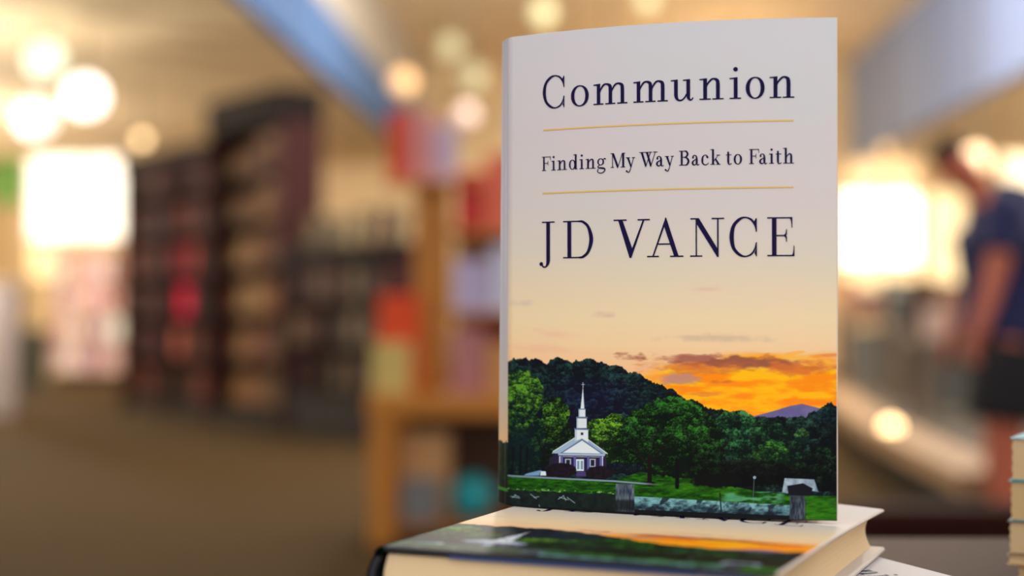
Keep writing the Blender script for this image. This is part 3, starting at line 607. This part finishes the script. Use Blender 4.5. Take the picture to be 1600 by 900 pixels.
# lit panels under the left soffit, far away
def globe(name, p, r, st, col, label, cat, ztop, stem='rod'):
    o = empty(name, p, 0, label, cat); n = 12
    prof = [(max(.001, r*math.sin(math.pi*i/n)), -r*math.cos(math.pi*i/n)) for i in range(n+1)]
    MB().lathe(0, 0, prof, 20).build('lamp_shade', mat('globe_%d' % len(MATS), col, .4, emit=st), o, True)
    if ztop is not None:
        z0, z1 = (r*.95, ztop-p[2]) if ztop > p[2] else (ztop-p[2], -r*.95)
        MB().lathe(0, 0, [(.012, z0), (.012, z1)], 8).build(stem, mat('lamp_rod', (90,80,66), .5), o)
globe('pendant_lamp', at(68, 92, 12), .14, 1.15, (222,246,220), 'glowing greenish-white lamp highest in the upper left corner', 'lamp', ZS)
globe('pendant_lamp', at(132, 150, 12.6), .16, 2.8, (255,248,240), 'glowing white lamp right of the other two at upper left', 'lamp', ZS)
globe('pendant_lamp', at(54, 184, 13), .16, 1.9, (255,234,222), 'glowing pinkish lamp lowest of three at upper left', 'lamp', ZS)
globe('pendant_lamp', at(628, 128, 16), .13, .5, (255,206,150), 'peach globe lamp above the red book on the orange rack', 'lamp', ZC)
globe('pendant_lamp', at(728, 178, 16), .11, .5, (230,206,200), 'pale pinkish globe lamp behind the rack, left of the spine', 'lamp', ZC)
OC = (214,212,168)
globe('pendant_lamp', at(702, 72, 20), .15, .65, OC, 'dim greenish globe lamp left, above the orange rack', 'lamp', ZC)
globe('pendant_lamp', at(738, 118, 21), .17, .65, OC, 'dim greenish globe lamp just left of the upright book top', 'lamp', ZC)
globe('pendant_lamp', at(848, 18, 17), .13, .7, OC, 'dim globe lamp above the upright book, near its spine', 'lamp', ZC)
globe('pendant_lamp', at(1012, -2, 17), .10, .7, OC, 'dim globe lamp cut by the top edge above the title', 'lamp', ZC)
globe('spot_lamp', at(221, 218, 15.5), .055, 3.6, (255,216,160), 'small warm lamp right of the bright left window', 'lamp', ZS)
globe('spot_lamp', at(1526, 246, 13), .10, 2.6, (255,220,176), 'round warm lamp glowing just behind the bent head', 'lamp', ZC)
globe('spot_lamp', at(1385, 236, 20), .08, .9, (255,214,150), 'warm lamp above the bright right window', 'lamp', ZC)
for q_, n_ in ((at(950, 210, 17), 'nearest'), (at(1150, 190, 20), 'middle'), (at(1060, 240, 22.5), 'farthest')):  # globes added out of sight behind the book to light the ceiling
    globe('pendant_lamp', q_, .20, 42, (255,222,172), n_+' of the added fill-light globes hidden behind the upright book', 'lamp', ZC)
# green sign at far left
g = empty('wall_sign', at(-10, 320, 23.5), ROOM, 'green sign at the far left frame edge beside the bright window', 'sign')
MB().box(-.75, .50, -.03, 0, 0, .92, bev=.01).build('sign_board', mat('sign_green', (120,176,84), .5, .1, 3), g)
MB().box(-.8, .55, 0, .02, -.05, .97).build('sign_frame', mat('sign_frame', (200,190,150), .5), g)

# ================================================================ generic shelf books
bkm = MB(); bkm.box(0, 1, 0, .04, 0, 1, 0); bkm.box(0, .06, .04, 1, 0, 1, 0); bkm.box(.94, 1, .04, 1, 0, 1, 0); bkm.box(.06, .94, .04, .97, .01, .98, 1)
BOOK = bkm.mesh('book', [mat('book_cover', (120,90,70), .5), mat('book_pages', (214,196,160), .8)])
def bk(x, y, z, sx, sy, sz, parentM, col, label, group, rz=0.0, rx=0.0, cat='book', name='book'):
    o = bpy.data.objects.new(name, BOOK); COL.objects.link(o)
    o.matrix_world = parentM @ Matrix.Translation((x, y, z)) @ Matrix.Rotation(rz, 4, 'Z') @ Matrix.Rotation(rx, 4, 'X') @ Matrix.Diagonal((sx, sy, sz, 1))
    q = tuple(int(c/12)*12 for c in col); m = mat('cover_%d_%d_%d' % q, q, .7, spec=.15)
    o.material_slots[0].link = 'OBJECT'; o.material_slots[0].material = m
    return tag(o, label, cat, group)
DW = mat('dark_bookcase_wood', (25,14,13), .75, .25, 4, stretch=(1, 1, 6), spec=.15); DR = mat('dark_red_wood', (58,26,26), .7, .15, 3, stretch=(1, 1, 5), spec=.15); BLK = mat('black_plinth', (14,10,10), .7)
def bookcase(name, loc, rz, w, h, dp, zs, label, wood=DW, side=DR, back=None, base=.12, crown=.1):
    o = empty(name, loc, rz, label, 'bookcase'); 
    MB().box(0, .035, 0, dp, 0, h, bev=.003).build('side_panel', side, o); MB().box(w-.035, w, 0, dp, 0, h, bev=.003).build('side_panel', side, o)
    MB().box(.036, w-.036, dp-.02, dp-.001, 0, h-.002).build('back_panel', back or wood, o)
    for z in zs: MB().box(.036, w-.036, .01, dp-.021, z-.025, z).build('shelf', wood, o)
    MB().box(-.01, w+.01, -.02, dp+.0, h-crown, h+.02, bev=.004).build('crown', wood, o)
    MB().box(.036, w-.036, .02, .04, 0, base).build('kickboard', BLK, o)
    return o, Matrix.Translation(loc) @ Matrix.Rotation(rz, 4, 'Z')
th = math.atan2(-.805, .594)
def along(s): return (-3.54+.594*s, 13.9-.805*s, 0)
DK_ = [(60,26,30),(40,24,30),(90,36,40),(120,60,50),(34,26,34),(74,50,44),(150,90,70),(50,36,50),(28,20,22),(96,70,60)]
TANS = [(168,128,92),(150,116,84),(132,96,70),(176,140,104),(120,86,64),(156,104,76),(104,76,60)]
GREYS = [(150,132,116),(120,108,100),(170,150,128),(92,84,82),(140,112,90),(110,84,76),(60,56,62)]
DARKS = [tuple(int(v*.72) for v in c) for c in DK_]; TANS = [tuple(int(v*.86) for v in c) for c in TANS]; GREYS = [tuple(int(v*.82) for v in c) for c in GREYS]
def fill(Mx, w, zs, dp, cols, group, nmin=8, special=None, faceout=False, hh=.25, cname=''):
    for k, z in enumerate(zs):
        x = .05; i = 0
        while x < w-.08:
            sp = .17 if faceout else random.choice((.045, .06, .075, .09))
            if x+sp > w-.045: break
            h = hh*random.uniform(.82, 1.02); c = random.choice(cols)
            if special and (k, i) in special: c = special[(k, i)]
            if faceout: bk(x, dp*.45, z, sp-.015, .03, h, Mx, c, '%s face-out book %s from left, shelf %s from bottom, %s' % (colour_word(c), NTH[i], ORD[k], cname), '%s, shelf %s' % (group, ORD[k]), rx=-.12)
            else: bk(x, .05, z, sp-.004, dp-.1, h, Mx, c, '%s book %s from left, shelf %s from bottom, %s' % (colour_word(c), NTH[i], ORD[k], cname), '%s, shelf %s' % (group, ORD[k]))
            x += sp; i += 1
ORD = ['one', 'two', 'three', 'four', 'five', 'six']
def colour_word(c):
    R_, G_, B_ = c; m = max(c); sp_ = m-min(c)
    tone = 'dark ' if m < 90 else 'pale ' if m > 205 and sp_ < 60 else ''
    if R_ > 140 and G_ < 70: return 'crimson'
    if sp_ < 22: return tone+'grey'
    if B_ >= R_: return tone+'bluish'
    if R_ > 1.6*G_ and R_ > 1.4*B_: return tone+'reddish'
    return tone+('tan' if m > 110 else 'brown')
zA = [.16+.35*i for i in range(6)]
o, Mx = bookcase('bookcase', along(0), th, .89, 2.25, .34, zA, 'dark bookcase at the left end of the blurred row')
fill(Mx, .89, zA, .34, DARKS+[(150,60,60)], 'books in the leftmost dark bookcase', cname='leftmost dark case')
o, Mx = bookcase('bookcase', along(.905), th, .89, 2.25, .34, zA, 'dark bookcase second from the left with crimson books')
fill(Mx, .89, zA, .34, DARKS, 'books in the second dark bookcase', cname='second dark case',
     special={(2, 3): (225,30,80), (2, 4): (236,40,60), (2, 5): (206,30,90), (2, 6): (170,30,70), (1, 2): (190,110,90), (1, 3): (170,90,76), (3, 5): (180,50,40), (3, 2): (150,30,60)})
zB = [.16+.36*i for i in range(6)]
o, Mx = bookcase('bookcase', along(1.81), th, 1.24, 2.56, .36, zB, 'tallest dark bookcase with tan books, reddish side panel', back=mat('tan_case_back', (150,112,82), .7), crown=.24)
fill(Mx, 1.24, zB, .36, TANS, 'tan books in the tallest bookcase', faceout=True, cname='the tallest dark case', special={(2, 5): (130,40,50), (1, 2): (120,60,50)})
zC = [.34, .66, .98]
o, Mx = bookcase('bookcase', along(3.06), th, 1.62, 1.34, .36, zC, 'low dark bookcase between tall case and orange rack', base=.3)
fill(Mx, 1.62, zC, .36, GREYS+DARKS[:4], 'books in the low dark bookcase', cname='the low dark case')
for i, x in enumerate((.10, .34, .58, .84, 1.10, 1.34)):
    bk(x, .12, 1.36, .17, .03, random.uniform(.2, .26), Mx, GREYS[i % 3 if i != 4 else 4], 'pale book standing on top of the low dark case, %s of six' % ('leftmost', 'second from left', 'third from left', 'third from right', 'second from right', 'rightmost')[i], 'face-out books on top of the low bookcase', rx=-.15)

# far left: pale bookcase, bin, carton
LW = mat('pale_shelf_wood', (206,170,128), .6, .1, 4)
p = at(78, 560, 19.5); o, Mx = bookcase('bookcase', (p.x, p.y, 0), ROOM, 1.15, 1.75, .35, [.14, .52, .9, 1.28], 'pale far bookcase below the bright left window', LW, LW, LW)
PALE = [(216,188,180),(226,214,204),(190,130,120),(170,150,170),(214,170,140),(150,90,80),(236,230,226),(196,166,150)]
fill(Mx, 1.15, [.14, .52, .9, 1.28], .35, PALE, 'pale books in the far left bookcase', hh=.3, cname='pale far-left case')
p = at(50, 545, 17); b = empty('waste_bin', (p.x, p.y, 0), 0, 'dark green-grey bin at far left before pale bookcase', 'bin')
MB().lathe(0, 0, [(.17, 0), (.21, .62), (.19, .62), (.16, .03)], 20).build('bin_body', mat('bin_green', (60,62,48), .5), b, False)
MB().lathe(0, 0, [(.215, .60), (.22, .64), (.19, .66), (.05, .70)], 20).build('lid', mat('bin_lid', (44,46,40), .5), b)
p = at(2, 600, 13); b = empty('cardboard_display', (p.x, p.y, 0), .1, 'pale standing carton display cut by the left frame edge', 'display')
MB().box(-.12, .12, 0, .3, 0, 1.12, bev=.01).build('carton', mat('pale_carton', (160,146,140), .7), b); MB().box(-.13, .13, -.02, .32, 1.12, 1.16).build('carton_top', mat('carton_top', (190,160,140), .7), b)

# ================================================================ orange wooden rack at centre left
OW = mat('orange_oak', (190,118,18), .55, .16, 5, stretch=(1, 1, 8)); OWD = mat('orange_oak_dark', (160,96,30), .5, .16, 5, stretch=(1, 1, 8))
d0 = 5.9; q0 = at(578, 700, d0); rx, ry = q0.x, d0; RW = .95
rk = empty('display_rack', (rx, ry, 0), -.06, 'orange wooden display rack left of the upright book', 'rack')
MB().box(-.01, RW, -.02, .60, .50, .585, bev=.006).build('tabletop', OW, rk)
for x, y in ((0, 0), (0, .50), (RW-.1, 0), (RW-.1, .50)): MB().box(x, x+.09, y, y+.08, 0, .50, bev=.004).build('leg', OW, rk)
MB().box(.09, RW-.1, .02, .58, .06, .09).build('lower_shelf', OWD, rk)
MB().box(.09, RW-.1, .56, .575, .09, .50).build('back_panel', mat('rack_back_dark', (74,48,30), .7), rk)
MB().box(.145, .285, .20, .26, .585, 1.66, bev=.006).build('post', OW, rk); MB().box(.80, .92, .20, .26, .585, 1.66, bev=.006).build('post', OW, rk)
for z in (.88, 1.20): MB().box(.30, .80, .10, .34, z, z+.025, bev=.003).build('shelf', OW, rk)
MB().box(.301, .799, .34, .355, .62, 1.45).build('back_panel', mat('rack_back_tan', (150,112,78), .7), rk)
MB().box(.04, .40, .08, .199, 1.40, 1.42, bev=.002).build('bracket_shelf', OW, rk)
RM = Matrix.Translation((rx, ry, 0)) @ Matrix.Rotation(-.06, 4, 'Z')
for x, y, z, w, t, h, c, lb, r_ in (
    (.055, .11, 1.422, .08, .03, .27, (222,84,62), 'red book upright on the rack bracket, left of the pink one', -.05),
    (.14, .11, 1.422, .09, .03, .27, (222,150,150), 'pink book upright on the rack bracket', -.05),
    (.235, .11, 1.422, .09, .03, .22, (206,190,206), 'lilac-white book upright on the rack bracket', -.05),
    (.32, .14, 1.227, .10, .04, .23, (206,60,62), 'crimson book upright on the upper rack shelf', -.12),
    (.43, .14, 1.227, .14, .04, .30, (222,112,84), 'salmon book on the upper rack shelf, beside crimson one', -.12),
    (.58, .14, 1.227, .14, .04, .26, (110,150,120), 'green book on the upper rack shelf, half behind upright book', -.12),
    (.31, .13, .907, .14, .04, .20, (196,190,222), 'lavender book on the middle rack shelf', -.12),
    (.46, .13, .907, .15, .04, .26, (226,226,240), 'white book on the middle rack shelf near the upright spine', -.12),
    (.0, .05, .587, .15, .04, .20, (206,186,112), 'yellow book upright on the rack tabletop, left end', -.1),
    (.015, .10, .587, .16, .05, .385, (232,84,58), 'tall red-orange book behind the yellow one on rack', -.06),
    (.31, .06, .587, .13, .04, .25, (186,120,122), 'dusty-pink book upright on the rack tabletop', -.1),
    (.45, .05, .587, .15, .05, .20, (204,150,92), 'tan book upright on the rack tabletop by the spine', -.1),
    (.41, .13, .587, .17, .04, .29, (110,36,40), 'dark maroon book behind the tan book on the rack tabletop', -.1),
    (.10, .13, .092, .19, .12, .34, (196,150,96), 'tan box-like book upright on the lower rack shelf', -.1),
    (.11, .06, .092, .15, .05, .17, (130,120,128), 'grey book leaning low on the lower rack shelf', -.1)):
    bk(x, y, z, w, t, h, RM, c, lb, None, rx=r_)
bl = empty('ball', RM @ Vector((.385, .14, .092+.086)), 0, 'teal ball on the lower shelf of the orange rack', 'ball')
MB().lathe(0, 0, [(max(.001, 0.086*math.sin(math.pi*i/16)), -.086*math.cos(math.pi*i/16)) for i in range(17)], 28).build('ball_body', mat('teal_rubber', (10,160,170), .4), bl, True)
MB().lathe(0, 0, [(.0862, -.006), (.0866, 0), (.0862, .006)], 28).build('seam', mat('teal_dark', (16,110,124), .4), bl)

# ================================================================ right: low curved plinth with displays, bench, person
pl = empty('display_plinth', (0, 0, 0), 0, 'low curved platform with pale rim behind the standing person', 'platform')
cv = [(1.72, 5.9), (1.76, 6.4), (1.80, 7.0), (1.86, 7.8), (1.98, 9.0), (2.16, 10.4), (2.45, 12.2), (2.9, 14)]
outer = cv + [(6.2, 14), (6.2, 5.9)]
MB().prism([(x+.12, y+.05) for x, y in cv]+[(6.1, 13.9), (6.1, 6.0)], 0, .20).build('plinth_base', BLK, pl)
MB().prism(outer, .20, .29).build('plinth_top', mat('pale_plinth_wood', (160,128,92), .6, .06, 3), pl)
MB().prism([(x+.26, y+.12) for x, y in cv]+[(6.1, 13.9), (6.1, 6.1)], .291, .296).build('floor_mat', mat('dark_mat', (70,62,52), .9, .2, 6), pl)
WD = mat('grey_brown_wood', (104,88,74), .6, .2, 5); 
def disptable(px, py, d, w, h, label, wood=WD):
    p = at(px, 500, d); o = empty('book_table', (p.x, d, .297), ROOM, label, 'table')
    MB().box(0, w, 0, .6, h-.04, h, bev=.004).build('tabletop', wood, o)
    for x, y in ((.02, .02), (w-.08, .02), (.02, .52), (w-.08, .52)): MB().box(x, x+.06, y, y+.06, 0, h-.04).build('leg', wood, o)
    MB().box(.08, w-.08, .08, .10, .05, h-.1).build('front_panel', mat('grey_panel', (92,92,86), .6, .2, 4), o)
    return Matrix.Translation((p.x, d, .297)) @ Matrix.Rotation(ROOM, 4, 'Z')
CL = [(150,110,90),(70,60,66),(196,176,160),(110,80,70),(60,74,84),(186,120,96),(130,120,116),(88,66,56),(210,190,170),(120,96,90)]
k = 0
for px, d, w, h, lb in ((1318, 12.2, 1.0, .55, 'grey-brown book table just right of the upright book, far'), (1395, 10.4, 1.0, .50, 'book table below the bright right window'), (1440, 8.6, .72, .45, 'book table left of the standing person')):
    Mt = disptable(px, 0, d, w, h, lb)
    n = int(w/.17)
    for r_, (yy, hh) in enumerate(((.08, .22), (.30, .30))):
        for i in range(n):
            c = CL[(i*3+r_*5+k) % len(CL)]
            bk(.03+i*.165, yy, h+.002, .14, .05, hh*random.uniform(.8, 1.1), Mt, c, colour_word(c)+' book, '+NTH[i]+' from left, '+('front row' if r_ == 0 else 'back row')+' of '+lb.split(' just')[0].split(' below')[0].split(' left')[0]+('' if k == 0 else ' below the bright window' if k == 1 else ' nearest the person'), 'books on right-hand table %s' % ('far', 'middle', 'near')[k] + (', front' if r_ == 0 else ', back'), rx=-.12)
    k += 1
globe('puck_lamp', at(1392, 668, 8.0)+Vector((0, 0, 0)), .045, 7, (255,214,150), 'small glowing warm lamp low beneath the right-hand tables', 'lamp', None)
bn = empty('low_bench', (0, 0, 0), 0, 'dark mahogany low bench beyond the table at right', 'bench')
MH = mat('mahogany', (44,18,12), .8, .2, 4, spec=.08)
xa, xb = at(1330, 0, 3.5).x, 1.9
MB().box(xa, xb, 3.5, 3.64, .40, .46, bev=.008).build('seat', MH, bn); MB().box(xa+.05, xb-.05, 3.53, 3.56, .08, .40).build('apron', MH, bn)
for x in (xa+.04, xb-.12):
    for y in (3.565,): MB().box(x, x+.07, y, y+.07, 0, .40).build('leg', MH, bn)

# ---------------------------------------------------------------- person
def skin_mesh(name, pts, edges, mtl, parent, sub=2):
    me = bpy.data.meshes.new(name); me.from_pydata([p[:3] for p in pts], edges, []); o = link(name, me, parent)
    sk = o.modifiers.new('skin', 'SKIN'); sk.use_smooth_shade = True
    for i, p in enumerate(pts):
        v = me.skin_vertices[0].data[i]; v.radius = (p[3], p[4] if len(p) > 4 else p[3]); v.use_root = (i == 0)
    s = o.modifiers.new('sub', 'SUBSURF'); s.levels = s.render_levels = sub
    me.materials.append(mtl); return o
def P(px, py, d=5.75): v = at(px, py, d); return (v.x, v.y, v.z)
SKIN = mat('skin', (196,104,76), .5, .05, 8); NAVY = mat('navy_tee', (30,36,84), .8, .08, 10); SHORT = mat('black_shorts', (22,20,26), .85)
pr = empty('person', (P(1565, 860)[0], 5.75, 0), 0, 'person in navy t-shirt and black shorts bending forward at right', 'person')
inv = Vector(pr.location)
def L(px, py, dd, r, r2=None): v = at(px, py, 5.75); return (v.x-inv.x, dd, v.z, r, r2 or r)
body = [L(1578, 540, .0, .13, .13), L(1576, 470, 0, .135, .12), L(1570, 400, -.01, .15, .12), L(1560, 340, -.02, .15, .11), L(1532, 305, -.03, .065, .06), L(1514, 285, -.03, .055, .055),   # 0-5 pelvis..neck
        L(1560, 600, -.09, .095), L(1548, 700, -.09, .06), L(1556, 770, -.08, .055), L(1566, 846, -.08, .038), L(1540, 862, -.10, .036), L(1516, 866, -.12, .025),                   # 6-11 near leg
        L(1592, 600, .10, .095), L(1588, 700, .10, .06), L(1594, 770, .10, .055), L(1606, 846, .10, .038), L(1580, 862, .08, .036), L(1556, 866, .07, .025),                         # 12-17 far leg
        L(1548, 335, -.17, .062), L(1532, 410, -.22, .048), L(1514, 470, -.24, .038), L(1498, 512, -.25, .027),                                                                       # 18-21 near arm
        L(1566, 335, .15, .062), L(1545, 420, .16, .045), L(1520, 480, .13, .036), L(1502, 520, .10, .026)]                                                                           # 22-25 far arm
edges = [(0,1),(1,2),(2,3),(3,4),(4,5),(0,6),(6,7),(7,8),(8,9),(9,10),(10,11),(0,12),(12,13),(13,14),(14,15),(15,16),(16,17),(3,18),(18,19),(19,20),(20,21),(3,22),(22,23),(23,24),(24,25)]
# head and fingers grow out of the same skeleton, so the body stays one surface
def add(p, frm): body.append(p); edges.append((frm, len(body)-1)); return len(body)-1
h1 = add(L(1504, 272, -.03, .078, .075), 5); h2_ = add(L(1490, 262, -.03, .095, .088), h1); h3 = add(L(1478, 268, -.03, .075, .07), h2_); add(L(1470, 280, -.03, .04, .04), h3)
for hand, dd, (bx, by) in ((21, -.25, (1498, 512)), (25, .10, (1502, 520))):
    palm = add(L(bx-6, by+16, dd, .030, .018), hand)
    for k2, (ox, ln) in enumerate(((-8, 20), (-4, 24), (1, 26), (6, 22))):
        a = add(L(bx-8+ox*1.1, by+30, dd-.02+.013*k2, .0095), palm); c = add(L(bx-10+ox*1.2, by+30+ln*.55, dd-.02+.013*k2, .0088), a); add(L(bx-7+ox*1.1, by+30+ln, dd-.015+.012*k2, .0075), c)
    a = add(L(bx-16, by+12, dd-.02, .0105), hand); add(L(bx-24, by+24, dd-.025, .0090), a)
skin_mesh('body', body, edges, SKIN, pr)
def tubes(name, chains, mtl, parent, n=20):
    """cloth as round sleeves of cloth along each chain of (point, radius across, radius deep)"""
    mb = MB()
    for ch in chains:
        pts = [Vector(p[:3]) for p in ch]; vs = []; m = len(pts)
        # smooth the chain
        fine_ = []
        for i in range(m-1):
            for k in range(4):
                t = k/4.0; a = pts[max(0, i-1)]; b = pts[i]; c = pts[i+1]; d = pts[min(m-1, i+2)]
                q = .5*((2*b)+(c-a)*t+(2*a-5*b+4*c-d)*t*t+(3*b-a-3*c+d)*t**3)
                fine_.append((q, ch[i][3]*(1-t)+ch[i+1][3]*t, ch[i][4]*(1-t)+ch[i+1][4]*t))
        fine_.append((pts[-1], ch[-1][3], ch[-1][4]))
        for i, (q, ra, rb) in enumerate(fine_):
            d = (fine_[min(i+1, len(fine_)-1)][0]-fine_[max(i-1, 0)][0]).normalized(); sx = d.cross(Vector((0, 1, 0))).normalized(); sy = sx.cross(d).normalized()
            for k in range(n):
                a = 2*math.pi*k/n; f = 1+.02*math.sin(3*a+i*.7); vs.append(q+sx*math.cos(a)*ra*f+sy*math.sin(a)*rb*f)
        fs = []; M = len(fine_)
        for i in range(M-1):
            for k in range(n): fs.append((i*n+k, i*n+(k+1) % n, (i+1)*n+(k+1) % n, (i+1)*n+k))
        fs.append(tuple((M-1)*n+k for k in range(n))); fs.append(tuple(range(n-1, -1, -1)))
        mb.add(vs, fs)
    return mb.build(name, mtl, parent, True)
tubes('t_shirt', [[L(1534, 306, -.03, .082, .08), L(1548, 322, -.03, .14, .12), L(1562, 345, -.02, .185, .165), L(1574, 400, -.01, .195, .175), L(1580, 460, 0, .185, .17), L(1582, 524, 0, .19, .175)],
      [L(1558, 322, -.10, .07, .07), L(1550, 340, -.17, .088, .085), L(1541, 368, -.195, .084, .08), L(1534, 398, -.215, .082, .078)],
      [L(1568, 322, .09, .07, .07), L(1566, 340, .15, .088, .085), L(1556, 370, .16, .08, .08), L(1549, 398, .16, .078, .078)]], NAVY, pr)
tubes('shorts', [[L(1582, 500, 0, .175, .16), L(1583, 535, 0, .185, .168), L(1582, 575, 0, .175, .165), L(1580, 592, 0, .10, .12)],
      [L(1570, 548, -.07, .12, .115), L(1560, 590, -.09, .138, .125), L(1552, 652, -.09, .13, .12)],
      [L(1594, 548, .07, .12, .115), L(1594, 590, .10, .135, .125), L(1592, 652, .10, .13, .12)]], SHORT, pr)
HA = mat('dark_hair', (40,20,18), .8)
hr = [L(1500, 246, -.03, .05, .07), L(1486, 240, -.03, .075, .09), L(1470, 250, -.03, .065, .08), L(1462, 266, -.03, .035, .05)]
skin_mesh('hair', hr, [(0,1),(1,2),(2,3)], HA, pr)
def eye(px, py, dd, r, nm, m): 
    q = L(px, py, dd, r); MB().lathe(q[0], q[1], [(max(.0005, r*math.sin(math.pi*i/8)), q[2]-r*math.cos(math.pi*i/8)) for i in range(9)], 12).build(nm, m, pr, True)
eye(1472, 274, -.085, .010, 'eye', mat('eye_dark', (30,22,20), .3)); eye(1472, 274, .03, .010, 'eye', MATS['eye_dark'])
eye(1462, 284, -.03, .018, 'nose', SKIN); eye(1500, 268, -.115, .024, 'ear', SKIN); eye(1500, 268, .06, .024, 'ear', SKIN)
q = L(1572, 352, -.17, .05)
MB().lathe(0, 0, [(.052, -.004), (.055, 0), (.052, .004)], 20).build('shirt_print', mat('lavender_print', (128,126,176), .7), pr)
o = [c for c in pr.children if c.name.startswith('shirt_print')][0]; o.location = (q[0], q[1]-.005, q[2]); o.rotation_euler = (math.pi/2, 0, 0)
for dx, dd in ((0, -.10), (40, .08)):
    q = L(1545+dx, 868, dd, .04); s = MB(); s.box(q[0]-.15, q[0]+.09, dd-.045, dd+.045, 0, .07, bev=.02); s.build('shoe', mat('dark_shoe', (36,34,40), .6), pr)
